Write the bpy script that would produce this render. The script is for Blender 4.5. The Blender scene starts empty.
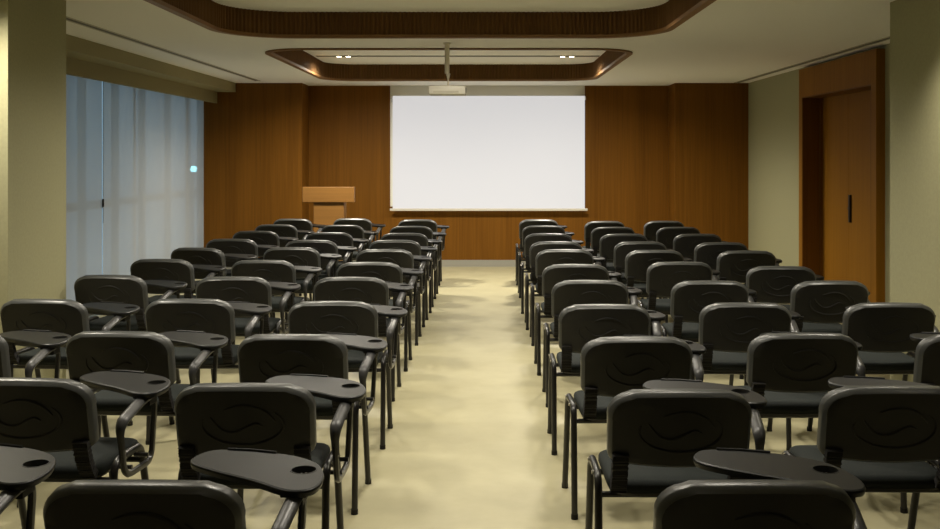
import bpy, bmesh, math, random
from mathutils import Vector, Matrix
random.seed(7)
S = bpy.context.scene
COL = S.collection
PI = math.pi

# ------------------------------------------------------------------ materials
def new_mat(name):
    m = bpy.data.materials.new(name); m.use_nodes = True
    nt = m.node_tree
    return m, nt, nt.nodes['Principled BSDF']

def simple(name, col, rough=0.5, metal=0.0, spec=0.5, noise=0.0, nscale=40.0, bump=0.0):
    m, nt, b = new_mat(name)
    b.inputs['Base Color'].default_value = (*col, 1)
    b.inputs['Roughness'].default_value = rough
    b.inputs['Metallic'].default_value = metal
    b.inputs['Specular IOR Level'].default_value = spec
    if noise or bump:
        tc = nt.nodes.new('ShaderNodeTexCoord')
        n = nt.nodes.new('ShaderNodeTexNoise'); n.inputs['Scale'].default_value = nscale
        n.inputs['Detail'].default_value = 4
        nt.links.new(tc.outputs['Object'], n.inputs['Vector'])
        if noise:
            r = nt.nodes.new('ShaderNodeValToRGB')
            r.color_ramp.elements[0].position = 0.3; r.color_ramp.elements[1].position = 0.7
            r.color_ramp.elements[0].color = (*[c*(1-noise) for c in col], 1)
            r.color_ramp.elements[1].color = (*[c*(1+noise) for c in col], 1)
            nt.links.new(n.outputs['Fac'], r.inputs['Fac'])
            nt.links.new(r.outputs['Color'], b.inputs['Base Color'])
        if bump:
            bp = nt.nodes.new('ShaderNodeBump'); bp.inputs['Strength'].default_value = bump
            bp.inputs['Distance'].default_value = 0.002
            nt.links.new(n.outputs['Fac'], bp.inputs['Height'])
            nt.links.new(bp.outputs['Normal'], b.inputs['Normal'])
    return m

def wood(name, c0, c1, rough=0.45, horiz=False, spec=0.35):
    m, nt, b = new_mat(name)
    tc = nt.nodes.new('ShaderNodeTexCoord')
    mp = nt.nodes.new('ShaderNodeMapping')
    mp.inputs['Scale'].default_value = (1.2, 45, 45) if horiz else (45, 45, 1.0)
    nt.links.new(tc.outputs['Object'], mp.inputs['Vector'])
    n = nt.nodes.new('ShaderNodeTexNoise'); n.inputs['Scale'].default_value = 1.0
    n.inputs['Detail'].default_value = 6; n.inputs['Roughness'].default_value = 0.6
    nt.links.new(mp.outputs['Vector'], n.inputs['Vector'])
    # veneer leaves: broad slow variation
    mp2 = nt.nodes.new('ShaderNodeMapping')
    mp2.inputs['Scale'].default_value = (0.3, 5, 5) if horiz else (5, 5, 0.25)
    nt.links.new(tc.outputs['Object'], mp2.inputs['Vector'])
    n2 = nt.nodes.new('ShaderNodeTexNoise'); n2.inputs['Scale'].default_value = 1.0
    n2.inputs['Detail'].default_value = 3
    nt.links.new(mp2.outputs['Vector'], n2.inputs['Vector'])
    mx = nt.nodes.new('ShaderNodeMix'); mx.inputs['Factor'].default_value = 0.45
    nt.links.new(n.outputs['Fac'], mx.inputs['A']); nt.links.new(n2.outputs['Fac'], mx.inputs['B'])
    r = nt.nodes.new('ShaderNodeValToRGB')
    r.color_ramp.elements[0].position = 0.32; r.color_ramp.elements[1].position = 0.68
    r.color_ramp.elements[0].color = (*c0, 1); r.color_ramp.elements[1].color = (*c1, 1)
    nt.links.new(mx.outputs['Result'], r.inputs['Fac'])
    nt.links.new(r.outputs['Color'], b.inputs['Base Color'])
    b.inputs['Roughness'].default_value = rough
    b.inputs['Specular IOR Level'].default_value = spec
    return m

def emit(name, col, strength):
    m, nt, b = new_mat(name)
    b.inputs['Base Color'].default_value = (0.8, 0.8, 0.8, 1)
    b.inputs['Emission Color'].default_value = (*col, 1)
    b.inputs['Emission Strength'].default_value = strength
    return m

M = {}
M['wood_panel'] = wood('wood_panel', (0.122, 0.049, 0.0055), (0.190, 0.079, 0.0100), 0.5, spec=0.10)
M['wood_door'] = wood('wood_door', (0.215, 0.093, 0.008), (0.295, 0.130, 0.013), 0.55, spec=0.08)
M['wood_dark'] = wood('wood_dark', (0.13, 0.064, 0.020), (0.185, 0.093, 0.031), 0.7, spec=0.2)
M['wood_lip'] = wood('wood_lip', (0.19, 0.097, 0.033), (0.25, 0.13, 0.046), 0.5, horiz=True)
M['wood_lectern'] = wood('wood_lectern', (0.20, 0.095, 0.022), (0.27, 0.130, 0.032), 0.45, horiz=True)
M['wallpaper'] = simple('wallpaper', (0.33, 0.315, 0.185), 0.8, noise=0.05, nscale=60, bump=0.1, spec=0.2)
M['ceiling'] = simple('ceiling_paint', (0.94, 0.925, 0.885), 0.9, spec=0.1)
M['pelmet'] = simple('pelmet_paint', (0.32, 0.285, 0.155), 0.8, spec=0.2)
M['pale_panel'] = simple('pale_panel', (0.84, 0.80, 0.66), 0.7, spec=0.2)
M['slot_dark'] = simple('slot_dark', (0.15, 0.14, 0.11), 0.7)
M['slot_rail'] = simple('slot_rail', (0.45, 0.42, 0.33), 0.6)
M['skirting'] = simple('skirting_grey', (0.30, 0.29, 0.25), 0.4)
M['plastic'] = simple('black_plastic', (0.0135, 0.0128, 0.0112), 0.45, spec=0.36, bump=0.06, nscale=500)
M['plastic_lit_edge'] = simple('black_plastic_smooth_lit', (0.048, 0.050, 0.048), 0.36, spec=0.55)  # smooth rim; base colour raised to carry the overhead light it catches
M['tablet'] = simple('tablet_plastic', (0.0065, 0.0068, 0.0067), 0.42, spec=0.34, bump=0.05, nscale=500)
M['fabric'] = simple('seat_fabric', (0.020, 0.0235, 0.022), 0.85, noise=0.15, nscale=180, bump=0.3, spec=0.15)
M['rubber'] = simple('black_rubber', (0.010, 0.009, 0.008), 0.6, spec=0.3)
M['tube'] = simple('black_tube', (0.013, 0.012, 0.011), 0.28, spec=0.5)
M['armpad'] = simple('armrest_plastic', (0.036, 0.036, 0.036), 0.38, spec=0.5)
M['chrome'] = simple('chrome', (0.62, 0.61, 0.58), 0.2, 1.0)
M['grid'] = simple('grid_plastic', (0.20, 0.21, 0.20), 0.35)
M['metal'] = simple('brushed_metal', (0.42, 0.40, 0.35), 0.35, 0.9)
M['handle'] = simple('dark_handle', (0.020, 0.018, 0.016), 0.35, 0.4)
M['white_plastic'] = simple('white_plastic', (0.60, 0.57, 0.48), 0.45)
M['pole_grey'] = simple('pole_grey', (0.75, 0.70, 0.58), 0.5, 0.0)
M['lens'] = simple('lens_glass', (0.01, 0.01, 0.012), 0.05)
M['alu'] = simple('dark_aluminium', (0.10, 0.10, 0.10), 0.4, 0.6)
M['screen_back'] = simple('screen_back', (0.5, 0.5, 0.5), 0.8)
M['screen_edge'] = simple('screen_bar', (0.62, 0.58, 0.50), 0.5)
M['lamp_on'] = emit('lamp_on', (1.0, 0.86, 0.62), 25.0)
M['lantern'] = emit('lantern_glow', (0.35, 0.9, 1.0), 14.0)
M['trim_white'] = simple('downlight_trim', (0.55, 0.5, 0.4), 0.5)

def screen_mat():
    m, nt, b = new_mat('lit_screen')
    b.inputs['Base Color'].default_value = (0.22, 0.22, 0.22, 1)
    b.inputs['Roughness'].default_value = 0.9
    b.inputs['Specular IOR Level'].default_value = 0.1
    b.inputs['Emission Color'].default_value = (1.0, 0.985, 1.0, 1)
    b.inputs['Emission Strength'].default_value = 0.59  # emission stands in for the projector's light on the fabric
    return m
M['screen'] = screen_mat()

def floor_mat():
    m, nt, b = new_mat('floor_vinyl')
    tc = nt.nodes.new('ShaderNodeTexCoord')
    n = nt.nodes.new('ShaderNodeTexNoise'); n.inputs['Scale'].default_value = 2.6
    n.inputs['Detail'].default_value = 9; n.inputs['Roughness'].default_value = 0.62
    nt.links.new(tc.outputs['Object'], n.inputs['Vector'])
    r = nt.nodes.new('ShaderNodeValToRGB')
    e = r.color_ramp.elements
    e[0].position = 0.30; e[0].color = (0.342, 0.310, 0.184, 1)
    e[1].position = 0.70; e[1].color = (0.420, 0.388, 0.242, 1)
    nt.links.new(n.outputs['Fac'], r.inputs['Fac'])
    nt.links.new(r.outputs['Color'], b.inputs['Base Color'])
    b.inputs['Roughness'].default_value = 0.42
    b.inputs['Specular IOR Level'].default_value = 0.3
    return m
M['floor'] = floor_mat()

def blind_mat():
    m, nt, b = new_mat('blind_fabric')
    nt.nodes.remove(b)
    out = nt.nodes['Material Output']
    d = nt.nodes.new('ShaderNodeBsdfDiffuse'); d.inputs['Color'].default_value = (0.62, 0.62, 0.61, 1)
    t = nt.nodes.new('ShaderNodeBsdfTranslucent'); t.inputs['Color'].default_value = (0.72, 0.68, 0.64, 1)
    tr = nt.nodes.new('ShaderNodeBsdfTransparent'); tr.inputs['Color'].default_value = (0.9, 0.95, 1, 1)
    m1 = nt.nodes.new('ShaderNodeMixShader'); m1.inputs[0].default_value = 0.5
    m2 = nt.nodes.new('ShaderNodeMixShader'); m2.inputs[0].default_value = 0.10
    nt.links.new(d.outputs[0], m1.inputs[1]); nt.links.new(t.outputs[0], m1.inputs[2])
    nt.links.new(m1.outputs[0], m2.inputs[1]); nt.links.new(tr.outputs[0], m2.inputs[2])
    nt.links.new(m2.outputs[0], out.inputs['Surface'])
    return m
M['blind'] = blind_mat()

def glass_mat():
    m, nt, b = new_mat('window_glass')
    b.inputs['Base Color'].default_value = (0.9, 0.97, 1, 1)
    b.inputs['Roughness'].default_value = 0.0
    b.inputs['Transmission Weight'].default_value = 1.0
    b.inputs['IOR'].default_value = 1.1
    return m
M['glass'] = glass_mat()

# ------------------------------------------------------------------ helpers
def obj(name, bm, mat, parent=None, smooth=None, recalc=True):
    if recalc:
        bmesh.ops.recalc_face_normals(bm, faces=bm.faces[:])
    me = bpy.data.meshes.new(name)
    if smooth:
        for f in bm.faces: f.smooth = True
    bm.to_mesh(me); bm.free()
    if smooth:
        me.set_sharp_from_angle(angle=math.radians(smooth))
    me.materials.append(M[mat])
    o = bpy.data.objects.new(name, me); COL.objects.link(o)
    if parent: o.parent = parent
    return o

def thing(name, label, cat, loc=(0, 0, 0), rz=0, group=None):
    o = bpy.data.objects.new(name, None); COL.objects.link(o)
    o.empty_display_size = 0.1
    o.location = loc; o.rotation_euler = (0, 0, rz)
    o['label'] = label; o['category'] = cat
    if group: o['group'] = group
    return o

def struct(name, bm, mat, parent=None, smooth=None, recalc=True):
    o = obj(name, bm, mat, parent, smooth, recalc)
    if not parent: o['kind'] = 'structure'
    return o

def box(bm, x0, x1, y0, y1, z0, z1, bevel=0.0):
    vs = [bm.verts.new((x, y, z)) for x in (x0, x1) for y in (y0, y1) for z in (z0, z1)]
    F = [(0,1,3,2),(4,6,7,5),(0,4,5,1),(2,3,7,6),(0,2,6,4),(1,5,7,3)]
    fs = [bm.faces.new([vs[i] for i in f]) for f in F]
    if bevel:
        es = {e for f in fs for e in f.edges}
        bmesh.ops.bevel(bm, geom=list(es), offset=bevel, segments=2, affect='EDGES', profile=0.5)
    return bm

def BM(): return bmesh.new()

def fillet(pts, r, n=5, closed=False):
    P = [Vector(p) for p in pts]; out = []
    N = len(P)
    for i in range(N):
        if not closed and i in (0, N-1):
            out.append(P[i]); continue
        a, b, c = P[i-1], P[i], P[(i+1) % N]
        u = (a-b); v = (c-b)
        rr = min(r, u.length*0.48, v.length*0.48)
        p0 = b+u.normalized()*rr; p1 = b+v.normalized()*rr
        for k in range(n+1):
            t = k/n
            out.append((1-t)**2*p0+2*t*(1-t)*b+t*t*p1)
    return out

def tube(bm, pts, r, seg=8, closed=False, up=(1, 0, 0), r2=None, radii=None, cap=True):
    """sweep an ellipse (r along 'up', r2 across) along pts"""
    r2 = r2 or r
    P = [Vector(p) for p in pts]; N = len(P); rings = []
    up = Vector(up)
    for i in range(N):
        if closed: t = P[(i+1) % N]-P[i-1]
        else: t = P[min(i+1, N-1)]-P[max(i-1, 0)]
        t.normalize()
        s = up-t*up.dot(t)
        if s.length < 1e-4: s = Vector((0, 0, 1))-t*t.z
        s.normalize(); q = t.cross(s)
        k = radii[i] if radii else 1.0
        rings.append([bm.verts.new(P[i]+s*(r*k*math.cos(2*PI*j/seg))+q*(r2*k*math.sin(2*PI*j/seg))) for j in range(seg)])
    M_ = N if closed else N-1
    for i in range(M_):
        a, b = rings[i], rings[(i+1) % N]
        for j in range(seg):
            bm.faces.new((a[j], a[(j+1) % seg], b[(j+1) % seg], b[j]))
    if cap and not closed:
        bm.faces.new(rings[0][::-1]); bm.faces.new(rings[-1])
    return bm

def cyl(bm, c, r, h, axis='z', seg=16, r_top=None):
    r_top = r if r_top is None else r_top
    c = Vector(c)
    A = {'z': (Vector((1,0,0)), Vector((0,1,0)), Vector((0,0,1))),
         'x': (Vector((0,1,0)), Vector((0,0,1)), Vector((1,0,0))),
         'y': (Vector((0,0,1)), Vector((1,0,0)), Vector((0,1,0)))}[axis]
    a = [bm.verts.new(c+A[0]*r*math.cos(2*PI*j/seg)+A[1]*r*math.sin(2*PI*j/seg)) for j in range(seg)]
    b = [bm.verts.new(c+A[2]*h+A[0]*r_top*math.cos(2*PI*j/seg)+A[1]*r_top*math.sin(2*PI*j/seg)) for j in range(seg)]
    for j in range(seg):
        bm.faces.new((a[j], a[(j+1) % seg], b[(j+1) % seg], b[j]))
    bm.faces.new(a[::-1]); bm.faces.new(b)
    return bm

def loft(bm, rings, cap0=True, cap1=True):
    R = [[bm.verts.new(p) for p in ring] for ring in rings]
    n = len(R[0])
    for a, b in zip(R, R[1:]):
        for j in range(n):
            bm.faces.new((a[j], a[(j+1) % n], b[(j+1) % n], b[j]))
    if cap0: bm.faces.new(R[0][::-1])
    if cap1: bm.faces.new(R[-1])
    return R

# ------------------------------------------------------------------ measures
H = 1.565           # lens height
ZC = 2.56           # ceiling
YC = 14.15          # centre of the end wall
YS = 13.63          # projecting side panels
XL, XR = -3.87, 3.55

cam = bpy.data.cameras.new('camera'); co = bpy.data.objects.new('camera', cam); COL.objects.link(co)
co.location = (0, 0, H); co.rotation_euler = (PI/2, 0, 0)
cam.sensor_width = 36; cam.lens = 36*1000/940
cam.shift_x = -18/940; cam.shift_y = -108.5/940
cam.clip_start = 0.05; cam.clip_end = 200
S.camera = co

# ------------------------------------------------------------------ the room
Y0 = -2.5
struct('floor', box(BM(), -4.3, 4.0, Y0-0.2, 15.2, -0.12, 0.0), 'floor')

def rrect(cx, cy, hx, hy, r, n=10):
    out = []
    for (sx, sy, a0) in ((1, 1, 0), (-1, 1, 90), (-1, -1, 180), (1, -1, 270)):
        for k in range(n+1):
            a = math.radians(a0+90*k/n)
            out.append((cx+sx*(hx-r)+r*math.cos(a), cy+sy*(hy-r)+r*math.sin(a)))
    return out

def resample(loop, step):
    P = [Vector((x, y)) for x, y in loop]; N = len(P)
    L = sum((P[(i+1) % N]-P[i]).length for i in range(N))
    n = int(round(L/step)); st = L/n; out = []; i = 0; acc = 0.0
    seg = (P[1]-P[0]).length
    for k in range(n):
        d = k*st
        while acc+seg < d-1e-9:
            acc += seg; i += 1; seg = (P[(i+1) % N]-P[i % N]).length
        a, b = P[i % N], P[(i+1) % N]
        t = (d-acc)/max(seg, 1e-9)
        out.append(a+(b-a)*t)
    return out

REC = [(-0.365, 5.55, 1.76, 2.75, 0.55), (-0.375, 11.155, 1.725, 1.90, 0.40)]
ZR = 2.76
# ceiling sheet with the two rounded recesses
bm = BM()
def loop_edges(bm, pts, z):
    vs = [bm.verts.new((p[0], p[1], z)) for p in pts]
    es = [bm.edges.new((vs[i], vs[(i+1) % len(vs)])) for i in range(len(vs))]
    return vs, es
_, E = loop_edges(bm, [(-4.3, Y0-0.2), (4.0, Y0-0.2), (4.0, 15.2), (-4.3, 15.2)], ZC)
for (cx, cy, hx, hy, r) in REC:
    vs, es = loop_edges(bm, rrect(cx, cy, hx+0.03, hy+0.03, r+0.03), ZC)
    E += es
    top = [bm.verts.new((v.co.x, v.co.y, ZR)) for v in vs]
    n = len(vs)
    for i in range(n):
        bm.faces.new((vs[i], vs[(i+1) % n], top[(i+1) % n], top[i]))
    bm.faces.new(top)
bmesh.ops.triangle_fill(bm, use_beauty=True, use_dissolve=False, edges=E)
struct('ceiling', bm, 'ceiling', recalc=False)

# fluted wooden liners of the recesses, with a flat lip below
for idx, (cx, cy, hx, hy, r) in enumerate(REC):
    base = rrect(cx, cy, hx, hy, r, 14)
    P = resample(base, 0.0095)
    n = len(P) - len(P) % 4
    P = P[:n]
    ring0, ring1 = [], []
    for i, p in enumerate(P):
        t = (P[(i+1) % n]-P[i-1]).normalized()
        nrm = Vector((-t.y, t.x))            # inward for a counter-clockwise loop
        q = p+nrm*(0.009 if i % 4 in (0, 1) else -0.006)
        ring0.append((q.x, q.y, ZC-0.005)); ring1.append((q.x, q.y, ZR))
    bm = BM(); loft(bm, [ring0, ring1], False, False)
    lin = struct('trim_%d' % (idx+1), bm, 'wood_dark', recalc=False)
    bm = BM()
    prof = [(-0.012, ZC+0.012), (-0.012, ZC-0.016), (0.042, ZC-0.016), (0.042, ZC-0.001)]
    rings = []
    for off, z in prof:
        rings.append([(x, y, z) for x, y in rrect(cx, cy, hx+off, hy+off, max(r+off, 0.05), 14)])
    loft(bm, rings, False, False)
    struct('lip', bm, 'wood_lip', lin, smooth=40)

# linear slots in the ceiling, left and right
for nme, x, ya, yb in (('trim_3', -3.04, 5.0, 13.2), ('trim_4', 3.37, 5.0, 13.55)):
    r = struct(nme, box(BM(), x-0.024, x+0.024, ya, yb, ZC-0.003, ZC+0.02), 'slot_dark')
    for s in (-1, 1):
        a, b = sorted((x+s*0.024, x+s*0.038))
        struct('rail', box(BM(), a, b, ya, yb, ZC-0.006, ZC+0.01), 'slot_rail', r)
# light slot across the far recess
struct('trim_5', box(BM(), -2.05, 1.33, 11.90, 12.00, ZR-0.006, ZR+0.02), 'slot_dark')

# end wall: wood, pale panel behind the screen, projecting side panels
bm = BM()
box(bm, XL-0.1, -1.386, YC, YC+0.12, 0.0, ZC)
box(bm, 1.372, XR+0.1, YC, YC+0.12, 0.0, ZC)
box(bm, -1.386, 1.372, YC, YC+0.12, 0.0, 0.85)
box(bm, XL-0.1, -2.535, YS, YC, 0.0, ZC)
box(bm, 2.55, XR, YS, YC, 0.0, ZC)
wf = struct('wall_front', bm, 'wood_panel')
struct('trim_6', box(BM(), -1.386, 1.372, YC+0.015, YC+0.12, 0.85, ZC), 'pale_panel')
bm = BM()
box(bm, -2.535, 2.55, YC-0.015, YC, 0.0, 0.095)
box(bm, XL+0.05, -2.535, YS-0.015, YS, 0.0, 0.095)
box(bm, 2.55, XR, YS-0.015, YS, 0.0, 0.095)
struct('baseboard_front', bm, 'skirting')

# right wall with the portal opening, left wall with the glazing, wall behind
DY0, DY1, DZ = 9.06, 11.05, 2.215
bm = BM()
box(bm, XR, XR+0.4, Y0, DY0, 0, ZC); box(bm, XR, XR+0.4, DY1, YC+0.1, 0, ZC)
box(bm, XR, XR+0.4, DY0, DY1, DZ, ZC)
struct('wall_right', bm, 'wallpaper')
WY0 = 9.0
bm = BM()
box(bm, -4.2, -3.95, Y0, WY0, 0, ZC); box(bm, -4.2, -3.95, WY0, 15.0, 2.45, ZC)
box(bm, -4.2, -3.95, 14.75, 15.0, 0, 2.45)
box(bm, -4.2, -3.9, 15.0, 15.2, 0, ZC)
struct('wall_left', bm, 'wallpaper')
struct('wall_back', box(BM(), -4.3, 4.0, Y0-0.2, Y0, 0, ZC), 'wood_panel')
struct('wall_pillar_left', box(BM(), -3.95, -2.70, 5.625, 6.40, 0, ZC), 'wallpaper')
struct('wall_pillar_right', box(BM(), 2.605, XR, 5.0, 6.48, 0, ZC), 'wallpaper')
# stepped pelmet over the blinds
bm = BM()
box(bm, -3.95, -3.44, 6.4, YS, 2.436, ZC); box(bm, -3.72, -3.69, 6.4, YS, 2.284, 2.436)
struct('trim_7', bm, 'pelmet')

# windows behind the blinds
PITCH = 0.958
edges = [13.62, 12.86, 11.85, 10.88, 9.90, 8.95]
wedges = [13.62, 12.75, 11.80, 10.95, 10.05, 9.04]
for k in range(5):
    ya, yb = wedges[k+1], wedges[k]
    bm = BM(); fx0, fx1 = -4.12, -4.05
    for (a, b, c, d) in ((ya, ya+0.03, 0, 2.45), (yb-0.03, yb, 0, 2.45), (ya, yb, 0, 0.08), (ya, yb, 2.37, 2.45), (ya, yb, 1.02, 1.10)):
        box(bm, fx0, fx1, a, b, c, d)
    w = struct('window_%d' % (k+1), bm, 'alu')
    struct('pane', box(BM(), -4.09, -4.08, ya+0.03, yb-0.03, 0.08, 2.37), 'glass', w)
bm = BM(); box(bm, -4.12, -4.05, 13.65, 14.75, 0, 0.08); box(bm, -4.12, -4.05, 13.65, 14.75, 2.37, 2.45); box(bm, -4.12, -4.05, 14.70, 14.75, 0, 2.45)
box(bm, -4.12, -4.05, 13.65, 14.75, 1.02, 1.10)
w = struct('window_6', bm, 'alu')
struct('pane', box(BM(), -4.09, -4.08, 13.65, 14.70, 0.08, 2.37), 'glass', w)

blab = ['pale grey roller blind touching the wood panelled end wall',
        'pale grey roller blind, second from the wood wall',
        'pale grey roller blind, middle of the five by the pillar',
        'pale grey roller blind just right of the bright vertical gap',
        'pale grey roller blind half hidden behind the left pillar']
for k in range(5):
    ya, yb = edges[k+1], edges[k]
    gap = 0.012 if k != 3 else 0.018
    g1 = 0.0 if k == 0 else (0.004 if k in (1, 2, 3) else 0.018)
    t = thing('roller_blind', blab[k], 'blind', (XL+0.012*k, (ya+yb)/2, 0), 0, 'roller blinds over the left windows')
    L = (yb-ya)/2
    bm = BM()
    lo, hi = -L+{0: -0.05, 1: 0.024, 2: -0.05, 3: 0.050, 4: 0.001}[k], L-(0.006 if k == 0 else 0.001)
    N = 14; 
    fr = [bm.verts.new((0.0015*math.sin(3*PI*i/N+k), lo+(hi-lo)*i/N, 0.05)) for i in range(N+1)]
    tp = [bm.verts.new((v.co.x*0.3, v.co.y, 2.395)) for v in fr]
    for i in range(N): bm.faces.new((fr[i], fr[i+1], tp[i+1], tp[i]))
    obj('blind_fabric', bm, 'blind', t, smooth=60, recalc=False)
    obj('roller_tube', cyl(BM(), (-0.03, lo+0.06, 2.41), 0.025, hi-lo-0.12, 'y'), 'alu', t, smooth=40)
    obj('bottom_bar', box(BM(), -0.0045, 0.0045, lo, hi, 0.03, 0.055, 0.001), 'alu', t)
    if k == 4:
        bm = BM(); tube(bm, [(0.012, L+0.0, 2.38), (0.012, L+0.0, 0.9)], 0.0025, 6); 
        ch = obj('pull_chain', bm, 'alu', t)
        obj('chain_connector', box(BM(), 0.004, 0.020, L-0.008, L+0.008, 1.06, 1.14, 0.003), 'handle', ch)

t = thing('street_lamp', 'small bluish lamp glowing outside, seen through the farthest blind', 'lamp', (-4.48, 15.13, 0))
obj('post', cyl(BM(), (0, 0, 0), 0.03, 1.33), 'alu', t, smooth=40)
obj('lamp_head', box(BM(), -0.05, 0.05, -0.10, 0.10, 1.33, 1.41, 0.02), 'lantern', t)

# door: wide wooden portal with two leaves
d = bpy.data.objects.new('door_1', None); COL.objects.link(d); d['kind'] = 'structure'
XP, XD = 3.47, 3.69
bm = BM()
box(bm, XP, XR, 8.94, DY0, 0, 2.525); box(bm, XP, XR, DY1, 11.16, 0, 2.525); box(bm, XP, XR, DY0, DY1, DZ, 2.525)
obj('door_frame', bm, 'wood_door', d)
bm = BM()
box(bm, XP+0.001, XD+0.06, DY0-0.001, DY0+0.012, 0, DZ); box(bm, XP+0.001, XD+0.06, DY1-0.012, DY1+0.001, 0, DZ)
box(bm, XP+0.001, XD+0.06, DY0, DY1, DZ-0.012, DZ+0.001)
box(bm, XD-0.03, XD, DY1-0.035, DY1-0.012, 0, DZ-0.012); box(bm, XD-0.03, XD, DY0+0.012, DY0+0.035, 0, DZ-0.012)
obj('door_jamb', bm, 'wood_panel', d)
ym = 10.24
for a, b, hy in ((DY0+0.013, ym-0.002, ym-0.07), (ym+0.002, DY1-0.013, None)):
    lf = obj('door_leaf', box(BM(), XD, XD+0.045, a, b, 0.008, DZ-0.013), 'wood_door', d)
    if hy:
        obj('handle_plate', box(BM(), XD-0.022, XD, hy-0.022, hy+0.022, 0.89, 1.17, 0.004), 'handle', lf)
        obj('lock', cyl(BM(), (XD-0.012, hy+0.055, 1.03), 0.012, 0.012, 'x', 12), 'handle', lf)
bm = BM(); box(bm, XD+0.06, XD+0.1, DY0-0.1, DY1+0.1, 0, DZ+0.1)
struct('wall_right_corridor', bm, 'wallpaper')

# ------------------------------------------------------------------ screen, projector, lectern
t = thing('projection_screen', 'large lit white projection screen hanging on the pale end-wall panel', 'screen', (0.0105, 14.05, 0.806))
obj('screen_fabric', box(BM(), -1.350, 1.350, -0.002, 0.0, 0.02, 1.604), 'screen', t)
obj('bottom_bar', box(BM(), -1.388, 1.388, -0.014, 0.014, -0.012, 0.022, 0.005), 'screen_edge', t)
obj('roller_tube', cyl(BM(), (-1.3665, 0.045, 1.575), 0.03, 2.733, 'x'), 'screen_edge', t, smooth=40)
for s in (-1, 1):
    obj('wall_bracket', box(BM(), s*1.30-0.03, s*1.30+0.03, 0.03, 0.115, 1.53, 1.61, 0.004), 'screen_edge', t)

PX, PY = -0.36, 8.80
t = thing('projector_mount', 'slim grey ceiling pole carrying the projector between the two recesses', 'mount', (PX, PY, ZC))
obj('pole', tube(BM(), [(0, 0, -0.01), (0, 0, -0.27)], 0.021, 12), 'pole_grey', t, smooth=40)
obj('ceiling_plate', cyl(BM(), (0, 0, -0.012), 0.035, 0.012, 'z', 20), 'pole_grey', t, smooth=40)
obj('cone', cyl(BM(), (0.01, 0, -0.325), 0.006, 0.055, 'z', 12, 0.021), 'pole_grey', t, smooth=40)
bm = BM()
box(bm, -0.06, 0.06, -0.05, 0.05, -0.384, -0.376)
cyl(bm, (0.01, 0, -0.377), 0.007, 0.054, 'z', 10)
obj('yoke', bm, 'pole_grey', t)
t = thing('projector', 'small pale projector hung under the ceiling pole above the screen', 'projector', (PX+0.005, PY, ZC-0.460))
obj('body', box(BM(), -0.16, 0.16, -0.13, 0.13, 0.0, 0.076, 0.010), 'white_plastic', t, smooth=40)
l = obj('lens_barrel', cyl(BM(), (0.08, 0.13, 0.04), 0.030, 0.03, 'y', 20), 'alu', t, smooth=40)
obj('lens', cyl(BM(), (0.08, 0.158, 0.04), 0.025, 0.004, 'y', 20), 'lens', l, smooth=40)
bm = BM()
for i in range(7): box(bm, 0.160, 0.163, -0.09+i*0.022, -0.078+i*0.022, 0.02, 0.06)
obj('vent_grille', bm, 'handle', t)
obj('socket_panel', box(BM(), -0.12, 0.10, -0.133, -0.129, 0.012, 0.03), 'slot_rail', t)

t = thing('lectern', 'orange-brown wooden lectern with wide top board beside the front row', 'lectern', (-2.06, 13.1, 0))
obj('top_board', box(BM(), -0.335, 0.335, -0.20, -0.12, 0.968, 1.165, 0.006), 'wood_lectern', t)
obj('column', box(BM(), -0.195, 0.195, -0.17, 0.10, 0.05, 0.968, 0.003), 'wood_lectern', t)
obj('reading_desk', box(BM(), -0.26, 0.26, -0.12, 0.20, 1.05, 1.10, 0.004), 'wood_lectern', t)
obj('desk_support', box(BM(), -0.18, 0.18, -0.118, 0.09, 0.97, 1.048), 'wood_lectern', t)
obj('plinth', box(BM(), -0.25, 0.25, -0.18, 0.20, 0.0, 0.05, 0.004), 'wood_lectern', t)

# ------------------------------------------------------------------ tablet-arm chair
SH_TILT = math.radians(13)
def sh(x, s, dep):
    """point on the backrest: x across, s down from its top edge, dep forward through its thickness"""
    y = -0.315 + s*math.sin(SH_TILT) + dep*math.cos(SH_TILT) + 0.42*x*x
    z = 0.802 - s*math.cos(SH_TILT) + dep*math.sin(SH_TILT)*0.6
    return (x, y, z)

def shell_outline(W=0.236, top=0.0, n=7):
    """closed outline (x,s): rounded top corners, gently bowed bottom"""
    out = []
    rt, rb = 0.080, 0.03
    for k in range(9):                        # top edge, left to right
        x = -(W-rt)+2*(W-rt)*k/8; out.append((x, top+0.012*(x/W)**2))
    for k in range(1, n+1):
        a = PI/2*(1-k/n); out.append((W-rt+rt*math.cos(a), top+0.0085+rt-rt*math.sin(a)*0.965))
    for s in (0.10, 0.14, 0.18): out.append((W-0.002*s/0.18, s))
    for k in range(n+1):
        a = -PI/2*k/n; out.append((W-0.003-rb+rb*math.cos(a), 0.222-rb*math.sin(a)-0.0))
    for k in range(1, 12):
        x = (W-0.033)*(1-2*k/12); out.append((x, 0.252+0.018*(1-(x/W)**2)))
    for k in range(n+1):
        a = -PI/2-PI/2*k/n; out.append((-(W-0.003-rb)+rb*math.cos(a), 0.222-rb*math.sin(a)))
    for s in (0.18, 0.14, 0.10): out.append((-(W-0.002*s/0.18), s))
    for k in range(0, n):
        a = PI-PI/2*k/n; out.append((-(W-rt)+rt*math.cos(a), top+0.0085+rt-rt*math.sin(a)*0.965))
    return out
OUT = shell_outline()
SC = 0.134
def inset(d):
    return [(x*(1-d/0.236), SC+(s-SC)*(1-d/0.128)) for x, s in OUT]
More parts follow.
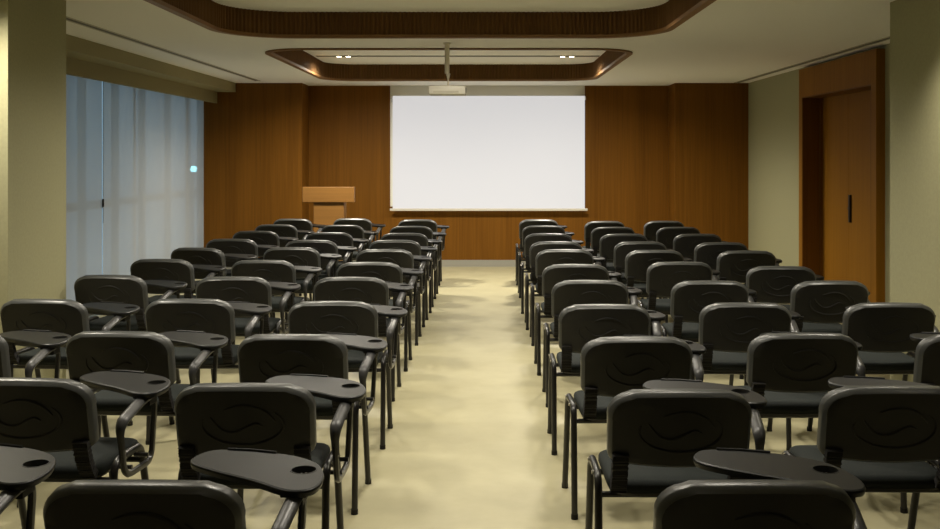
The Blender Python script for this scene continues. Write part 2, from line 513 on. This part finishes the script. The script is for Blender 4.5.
def shell_mesh():
    bm = BM(); rings = []
    for k in (0.15, 0.4, 0.65, 0.85):
        rings.append([sh(x*k, SC+(s-SC)*k, 0.0) for x, s in inset(0.013)])
    for d, dep in ((0.013, 0.0), (0.010, 0.0025), (0.002, 0.013), (0.0, 0.018), (0.0, 0.046), (0.005, 0.054), (0.012, 0.058)):
        rings.append([sh(x, s, dep) for x, s in inset(d)])
    for k in (0.7, 0.3):
        rings.append([sh(x*k, SC+(s-SC)*k, 0.056) for x, s in inset(0.012)])
    loft(bm, rings)
    return bm
def cushion_mesh():
    bm = BM(); rings = []
    for d, dep in ((0.012, 0.056), (0.010, 0.068), (0.016, 0.078), (0.03, 0.082)):
        rings.append([sh(x, s, dep) for x, s in inset(d)])
    for k in (0.7, 0.35): rings.append([sh(x*k, SC+(s-SC)*k, 0.084) for x, s in inset(0.03)])
    loft(bm, rings)
    return bm
def spline(pts, n=6):
    P = [Vector(p) for p in pts]; out = []
    for i in range(len(P)-1):
        p0, p1, p2, p3 = P[max(i-1, 0)], P[i], P[i+1], P[min(i+2, len(P)-1)]
        for k in range(n):
            t = k/n
            out.append(0.5*((2*p1)+(-p0+p2)*t+(2*p0-5*p1+4*p2-p3)*t*t+(-p0+3*p1-3*p2+p3)*t**3))
    out.append(P[-1]); return out
def emblem_mesh():
    bm = BM(); RX, RY, S0 = 0.136, 0.072, 0.136
    outer = [(math.cos(math.radians(a)), math.sin(math.radians(a))) for a in range(165, 402, 8)]
    arc = spline([(-.42, .76), (-.04, .97), (.29, .92), (.58, .65), (.80, .2)])
    wave = spline([(-.78, .38), (-.65, .03), (-.5, -.24), (-.29, -.37), (-.07, -.3), (.145, -.07), (.33, .07), (.5, -.07)])
    for pts in (outer, arc, wave):
        n = len(pts)
        P = [sh(p[0]*RX, S0-p[1]*RY, -0.0005) for p in pts]
        rad = [0.35+0.65*math.sin(PI*min(1, max(0, i/(n-1))))**0.6 for i in range(n)]
        tube(bm, P, 0.0052, 6, up=(0, -1, 0), r2=0.0060, radii=rad)
    return bm

def bellows_mesh(sx):
    bm = BM()
    x0, x1 = sorted((sx*0.166, sx*0.222))
    N = 16
    path = [Vector((0, -0.252, 0.590)), Vector((0, -0.234, 0.53)), Vector((0, -0.210, 0.485)), Vector((0, -0.185, 0.452))]
    P = spline(path, 8)
    L = len(P)-1
    rings = []
    for i in range(N*2+1):
        p = P[int(round(i/(N*2)*L))]; q = P[min(int(round(i/(N*2)*L))+1, L)]; o = P[max(int(round(i/(N*2)*L))-1, 0)]
        t = (q-o).normalized(); nrm = Vector((0, -t.z, t.y))
        if nrm.y > 0: nrm = -nrm
        k = 0.0 if i % 2 else 0.003
        th = 0.016
        a = p+nrm*(th+k-0.004); b = p-nrm*(th+k-0.004)
        rings.append([(x0-k+0.004, a.y, a.z), (x1+k-0.004, a.y, a.z), (x1+k-0.004, b.y, b.z), (x0-k+0.004, b.y, b.z)])
    loft(bm, rings)
    return bm

def rsq(hx, hy, cx, cy, r, n=6): return rrect(cx, cy, hx, hy, r, n)
def seat_mesh():
    bm = BM(); rings = []
    def ring(ins, z, dome=0.0):
        out = []
        for x, y in rsq(0.222-ins, 0.215-ins, 0, 0.025, max(0.085-ins, 0.02), 7):
            dr = 0.018*max(0, (y-0.10)/0.14)**2
            out.append((x, y, z-dr))
        return out
    for ins, z in ((0.006, 0.437), (0.0, 0.446), (0.0, 0.464), (0.006, 0.475), (0.018, 0.481), (0.06, 0.484), (0.12, 0.483), (0.18, 0.482)):
        rings.append(ring(ins, z))
    loft(bm, rings); return bm
def pan_mesh():
    bm = BM()
    rings = []
    for ins, z in ((0.03, 0.424), (0.008, 0.428), (0.004, 0.4368)):
        rings.append([(x, y, z-0.018*max(0, (y-0.10)/0.14)**2) for x, y in rsq(0.222-ins, 0.215-ins, 0, 0.025, 0.08, 7)])
    loft(bm, rings); return bm

TAB_Z = 0.70
def bez_closed(pts, n=5):
    P = [Vector(p) for p in pts]; N = len(P); out = []
    for i in range(N):
        p0, p1, p2, p3 = P[i-1], P[i], P[(i+1) % N], P[(i+2) % N]
        for k in range(n):
            t = k/n
            out.append(0.5*((2*p1)+(-p0+p2)*t+(2*p0-5*p1+4*p2-p3)*t*t+(-p0+3*p1-3*p2+p3)*t**3))
    return out
TAB = bez_closed([(-.034, .220), (-.038, .285), (.005, .340), (.11, .336), (.235, .292), (.322, .222), (.362, .120), (.364, .030),
                  (.338, -.014), (.280, -.012), (.180, .064), (.045, .150)])
def tab_off(d):
    c = Vector((0.18, 0.16)); N = len(TAB); out = []
    for i in range(N):
        t = (TAB[(i+1) % N]-TAB[i-1]).normalized()
        nrm = Vector((t.y, -t.x))              # clockwise loop: inward on this side
        if (TAB[i]+nrm*0.001-c).length > (TAB[i]-c).length and d > 0.5: nrm = -nrm
        out.append(TAB[i]+nrm*d)
    return out
HC, HR = (0.300, 0.152), 0.038
def tablet_mesh():
    bm = BM(); N = len(TAB)
    ar = sum(TAB[i].x*TAB[(i+1) % N].y-TAB[(i+1) % N].x*TAB[i].y for i in range(N))
    sg = 1 if ar < 0 else -1                     # make positive d go inward
    def ring(d, z): return [bm.verts.new((p.x, p.y, z)) for p in tab_off(sg*d)]
    top_in, top, mid, bot = ring(0.006, TAB_Z), ring(0.0015, TAB_Z-0.003), ring(0.0, TAB_Z-0.008), ring(0.004, TAB_Z-0.020)
    for a, b in ((top_in, top), (top, mid), (mid, bot)):
        for j in range(N): bm.faces.new((a[j], a[(j+1) % N], b[(j+1) % N], b[j]))
    hs = 20
    h0 = [bm.verts.new((HC[0]+HR*math.cos(2*PI*j/hs), HC[1]+HR*math.sin(2*PI*j/hs), TAB_Z)) for j in range(hs)]
    h1 = [bm.verts.new((v.co.x, v.co.y, TAB_Z-0.020)) for v in h0]
    for j in range(hs): bm.faces.new((h0[j], h0[(j+1) % hs], h1[(j+1) % hs], h1[j]))
    def loopE(vs): return [bm.edges.get((vs[i], vs[(i+1) % len(vs)])) for i in range(len(vs))]
    for a, h in ((top_in, h0), (bot, h1)):
        bmesh.ops.triangle_fill(bm, use_beauty=True, use_dissolve=False, edges=loopE(a)+loopE(h))
    return bm

def leg_mesh(sx, rear):
    X = sx*0.252
    if rear: pts = [(X, -0.150, 0.008), (X, -0.118, 0.474), (X, -0.01, 0.476)]
    else: pts = [(X, 0.255, 0.008), (X, 0.115, 0.474), (X, -0.01, 0.476)]
    bm = BM(); tube(bm, fillet(pts, 0.05, 6), 0.0138, 10, up=(1, 0, 0), r2=0.0145)
    return bm

def chair_proto(label, loc, rz):
    t = thing('tablet_chair', label, 'chair', loc, rz, 'tablet-arm chairs in rows facing the screen')
    b = obj('backrest', shell_mesh(), 'plastic', t, smooth=35)
    b.data.materials.append(M['plastic_lit_edge'])
    nr = len(OUT)
    for i, p in enumerate(b.data.polygons):
        if 4*nr <= i < 10*nr: p.material_index = 1
    obj('embossed_emblem', emblem_mesh(), 'plastic', b, smooth=60)
    obj('back_cushion', cushion_mesh(), 'fabric', t, smooth=40)
    for s in (-1, 1): obj('back_bracket', bellows_mesh(s), 'rubber', t)
    st = obj('seat', seat_mesh(), 'fabric', t, smooth=40)
    obj('seat_pan', pan_mesh(), 'plastic', t, smooth=40)
    bm = BM()
    for y in (-0.118, 0.125): tube(bm, [(-0.25, y, 0.413), (0.25, y, 0.413)], 0.011, 8, up=(0, 0, 1))
    obj('seat_frame', bm, 'tube', t, smooth=40)
    for s in (-1, 1):
        for rear in (True, False):
            l = obj('leg', leg_mesh(s, rear), 'tube', t, smooth=40)
            y = -0.1505 if rear else 0.2565
            obj('foot_cap', cyl(BM(), (s*0.252, y, 0.0), 0.0155, 0.022, 'z', 12, 0.0153), 'rubber', l, smooth=40)
    # arm loop on the right
    bm = BM()
    lp = fillet([(0.290, -0.120, 0.425), (0.288, -0.158, 0.614), (0.304, 0.000, 0.664), (0.305, 0.125, 0.664), (0.292, 0.120, 0.415)], 0.055, 6, closed=True)
    tube(bm, lp, 0.0112, 8, closed=True, up=(1, 0, 0), r2=0.0130)
    obj('arm_support', bm, 'tube', t, smooth=40)
    bm = BM()
    pp = fillet([(0.2895, -0.143, 0.53), (0.288, -0.161, 0.622), (0.304, 0.000, 0.671), (0.305, 0.115, 0.672)], 0.06, 8)
    n = len(pp)
    rad = [0.58+0.42*min(1, i/7, (n-1-i)/2+0.3) for i in range(n)]
    tube(bm, pp, 0.0225, 10, up=(1, 0, 0), r2=0.0155, radii=rad)
    obj('armrest', bm, 'armpad', t, smooth=50)
    tb = obj('writing_tablet', tablet_mesh(), 'tablet', t, smooth=30)
    bm = BM(); hs = 20
    ro = [(HC[0]+(HR-0.0005)*math.cos(2*PI*j/hs), HC[1]+(HR-0.0005)*math.sin(2*PI*j/hs)) for j in range(hs)]
    ri = [(HC[0]+(HR-0.004)*math.cos(2*PI*j/hs), HC[1]+(HR-0.004)*math.sin(2*PI*j/hs)) for j in range(hs)]
    loft(bm, [[(x, y, TAB_Z-0.030) for x, y in ro], [(x, y, TAB_Z+0.001) for x, y in ro], [(x, y, TAB_Z+0.001) for x, y in ri], [(x, y, TAB_Z-0.026) for x, y in ri]])
    ch = obj('cup_holder', bm, 'plastic', tb, smooth=30)
    bm = BM()
    for i in (-2, -1, 0, 1, 2):
        w = math.sqrt(max(0, 0.034**2-(i*0.012)**2))
        box(bm, HC[0]+i*0.012-0.0022, HC[0]+i*0.012+0.0022, HC[1]-w, HC[1]+w, TAB_Z-0.026, TAB_Z-0.018)
        box(bm, HC[0]-w, HC[0]+w, HC[1]+i*0.012-0.0022, HC[1]+i*0.012+0.0022, TAB_Z-0.026, TAB_Z-0.019)
    obj('cup_grid', bm, 'grid', tb)
    bm = BM()
    lip = [(.04, .337, TAB_Z+0.001), (.11, .329, TAB_Z+0.001), (.19, .305, TAB_Z+0.001)]
    tube(bm, lip, 0.005, 6, up=(0, 0, 1))
    obj('pen_ledge', bm, 'tablet', tb, smooth=60)
    bm = BM()
    box(bm, 0.265, 0.335, 0.01, 0.11, TAB_Z-0.030, TAB_Z-0.020, 0.003)
    box(bm, 0.285, 0.321, 0.03, 0.105, TAB_Z-0.060, TAB_Z-0.028, 0.003)
    obj('tablet_bracket', bm, 'rubber', t)
    for y in (-0.09, 0.06):
        obj('bolt', cyl(BM(), (0.250, y, 0.452), 0.008, 0.055, 'x', 10), 'tube', t, smooth=40)
    for px, y in ((-0.270, -0.08), (-0.270, 0.07), (0.259, -0.075)):
        obj('frame_plug', cyl(BM(), (px, y, 0.476), 0.007, 0.012, 'x', 8), 'chrome', t, smooth=40)
    return t

def dup(root, loc, rz, label):
    r = root.copy(); COL.objects.link(r); r.location = loc; r.rotation_euler = (0, 0, rz); r['label'] = label
    for ch in list(root.children):
        c = ch.copy(); COL.objects.link(c); c.parent = r
        for g in ch.children:
            e = g.copy(); COL.objects.link(e); e.parent = c
    return r

# top edge and side edges of each backrest as measured: row by row from the screen
ROWS = {
 'L1': [(219.9,398.9,436.6),(226.6,390,432.6),(233.6,380.5,427.5),(240.6,369,421.3),(249.8,356,413.4),(262.8,336,402.9),(277.8,313,389.7),(302,287,378),(335,238,349),(384,175,314),(481,45,243)],
 'L2': [(218.7,333.5,372),(225.4,321,364),(233,305,351.5),(240.6,286.6,337),(247.9,263,320.6),(260.7,230.7,297.5),(277.4,194,271),(299.6,143.5,234.6),(332.2,67,176.8),(379,-39,97.6),(473.4,-263,-67)],
 'L3': [(219.2,273,311.8),(225,255,297),(231.5,233,278.7),(239.4,207,256.5),(248.3,174.5,230.4),(259.6,131,195.5),(275.6,76,149),(299.8,2,90.5),(331.5,-102.6,5.4)],
 'R1': [(219.8,519.9,557.6),(226.1,522.1,565),(234,525.5,572.8),(242.1,530.8,582),(250,536,593.6),(264.8,543,608),(280.8,552.5,628),(305,560,650),(337.5,581,690),(390,608,752),(481,657,855)],
 'R2': [(221.6,585,624),(227.5,591.4,634.5),(234.4,600.3,648),(242.2,613.9,667),(250.7,625.6,683.7),(262.4,647.5,711.5),(281.4,671.7,748),(303.5,700.5,793.5),(333.8,748.8,857),(386.5,823,964)],
 'R3': [(221.4,644.6,684),(227.5,657.3,699.5),(234.4,675,721),(242.9,694.9,748),(251.2,718.4,776),(266.8,751.5,816.5),(281.5,792,866),(303.5,846.5,933.3),(334.4,917.6,1027)],
}
YAW = {('L3', 5): -10, ('L3', 6): -3, ('L3', 7): -4, ('L3', 8): -4, ('L2', 9): -3, ('L2', 10): -3, ('R3', 6): -4, ('L2', 6): -2,
       ('R3', 7): 2, ('R2', 8): -1.5, ('R1', 3): -2, ('L1', 9): -1.5, ('R1', 9): 1.5, ('L2', 3): 2}
ORD = ['first', 'second', 'third', 'fourth', 'fifth', 'sixth', 'seventh', 'eighth', 'ninth', 'tenth', 'eleventh']
COLN = {'L1': "column along the aisle's left edge", 'L2': 'middle column of the left block', 'L3': 'window-side column of the left block',
        'R1': "column along the aisle's right edge", 'R2': 'middle column of the right block', 'R3': 'door-side column of the right block'}
SPECIAL = {('L1', 11): 'black tablet-arm chair nearest the camera left of the aisle, backrest cut by the bottom edge',
           ('R1', 11): 'black tablet-arm chair nearest the camera right of the aisle, backrest cut by the bottom edge',
           ('L2', 11): 'black tablet-arm chair showing only its writing tablet at the lower left corner',
           ('L3', 9): 'black tablet-arm chair at the left edge, its tablet before the pillar foot',
           ('R3', 9): 'black tablet-arm chair at the right edge, only the left end of its backrest showing',
           ('L2', 10): 'black tablet-arm chair cut by the left edge, big swirl emblem on its backrest',
           ('L3', 8): 'black tablet-arm chair right in front of the left pillar'}
proto = None
for key, rows in ROWS.items():
    for i, (v, a, b) in enumerate(rows):
        dd = 0.765*1000/(v-156)
        X = ((a+b)/2-488)*dd/1000
        loc = (X, dd+0.255, 0)
        rz = math.radians(YAW.get((key, i+1), random.uniform(-0.8, 0.8)))
        lab = SPECIAL.get((key, i+1), 'black tablet-arm chair, %s row from the screen, %s' % (ORD[i], COLN[key]))
        if proto is None: proto = chair_proto(lab, loc, rz)
        else: dup(proto, loc, rz, lab)

# ------------------------------------------------------------------ lamps
WARM = (1.0, 0.925, 0.78)
def spot(name, loc, power, size=110, blend=0.7, col=WARM, aim=None, parent=None, radius=0.09):
    l = bpy.data.lights.new(name, 'SPOT'); l.energy = power; l.color = col
    l.spot_size = math.radians(size); l.spot_blend = blend; l.shadow_soft_size = radius
    o = bpy.data.objects.new(name, l); COL.objects.link(o); o.location = loc
    if aim:
        o.rotation_euler = (Vector(aim)-Vector(loc)).to_track_quat('-Z', 'Y').to_euler()
    if parent: o.parent = parent
    return o
def downlight(x, y, z, label, power, size=120, blend=0.8, aim=None, glow='lamp_on', r=0.045, name='downlight', group='ceiling downlights'):
    t = thing(name, label, 'light', (x, y, z), 0, group)
    bm = BM(); seg = 20
    def rg(rad, zz): return [(rad*math.cos(2*PI*j/seg), rad*math.sin(2*PI*j/seg), zz) for j in range(seg)]
    loft(bm, [rg(r*1.25, 0.0), rg(r*1.25, -0.006), rg(r, -0.006), rg(r*0.9, 0.0)], False, False)
    obj('trim_ring', bm, 'trim_white', t, smooth=40)
    obj('lens', cyl(BM(), (0, 0, -0.004), r*0.9, 0.003, 'z', 20), glow, t)
    if power: 
        a = None if aim is None else (aim[0]-x, aim[1]-y, aim[2]-z)
        s = spot('lamp', (0, 0, -0.02), power, size, blend, aim=a, parent=t, radius=0.16 if r < 0.04 else 0.09)
    return t

# twin spots in the light slot of the far recess
for side, xs in (('left', (-1.78, -1.67)), ('right', (0.89, 1.0))):
    for wh, x in zip(('left', 'right'), xs):
        downlight(x, 11.95, ZR-0.006, 'small lit recessed spotlight, %s of the %s pair in the far recess' % (wh, side), 335, 170, 1.0, name='ceiling_spotlight', group='spotlights in the far ceiling recess', r=0.034)
# near recess: added downlights, out of view, supplying light of unknown source
for j, y in enumerate((3.9, 5.7, 7.5)):
    for side, x in (('left', -1.5), ('middle', -0.2), ('right', 0.9)):
        downlight(x, y, ZR, 'added unseen downlight in the near recess, %s of its %s row' % (side, ORD[j]), (92, 52, 150)[j]*(1.5 if side == 'middle' else (0.9, 1.1, 1.1)[j]), (130, 130, 152)[j], 0.7)
for x, y, lab, pw, sz in ((-2.76, 5.10, 'round ceiling downlight in front of the left pillar', 190, 150),
                  (2.25, 5.32, 'round ceiling downlight beside the right pillar', 130, 120),
                  (-2.6, 2.6, 'added unseen downlight over the rear left seats', 8, 130),  # from here on, weak rear lamps added out of view
                  (2.3, 2.6, 'added unseen downlight over the rear right seats', 8, 130),
                  (0, 0.6, 'added unseen downlight over the rear aisle', 8, 130),
                  (-0.3, -1.2, 'added unseen downlight near the back wall', 6, 130)):
    downlight(x, y, ZC, lab, pw, sz, 0.8)

# ------------------------------------------------------------------ dusk outside
w = bpy.data.worlds.new('dusk'); S.world = w; w.use_nodes = True
bg = w.node_tree.nodes['Background']
bg.inputs['Color'].default_value = (0.50, 0.78, 1.0, 1)
bg.inputs['Strength'].default_value = 0.50

S.view_settings.view_transform = 'Standard'
S.view_settings.look = 'None'
S.view_settings.exposure = 0.0
S.view_settings.gamma = 1.0
S.view_settings.use_curve_mapping = False
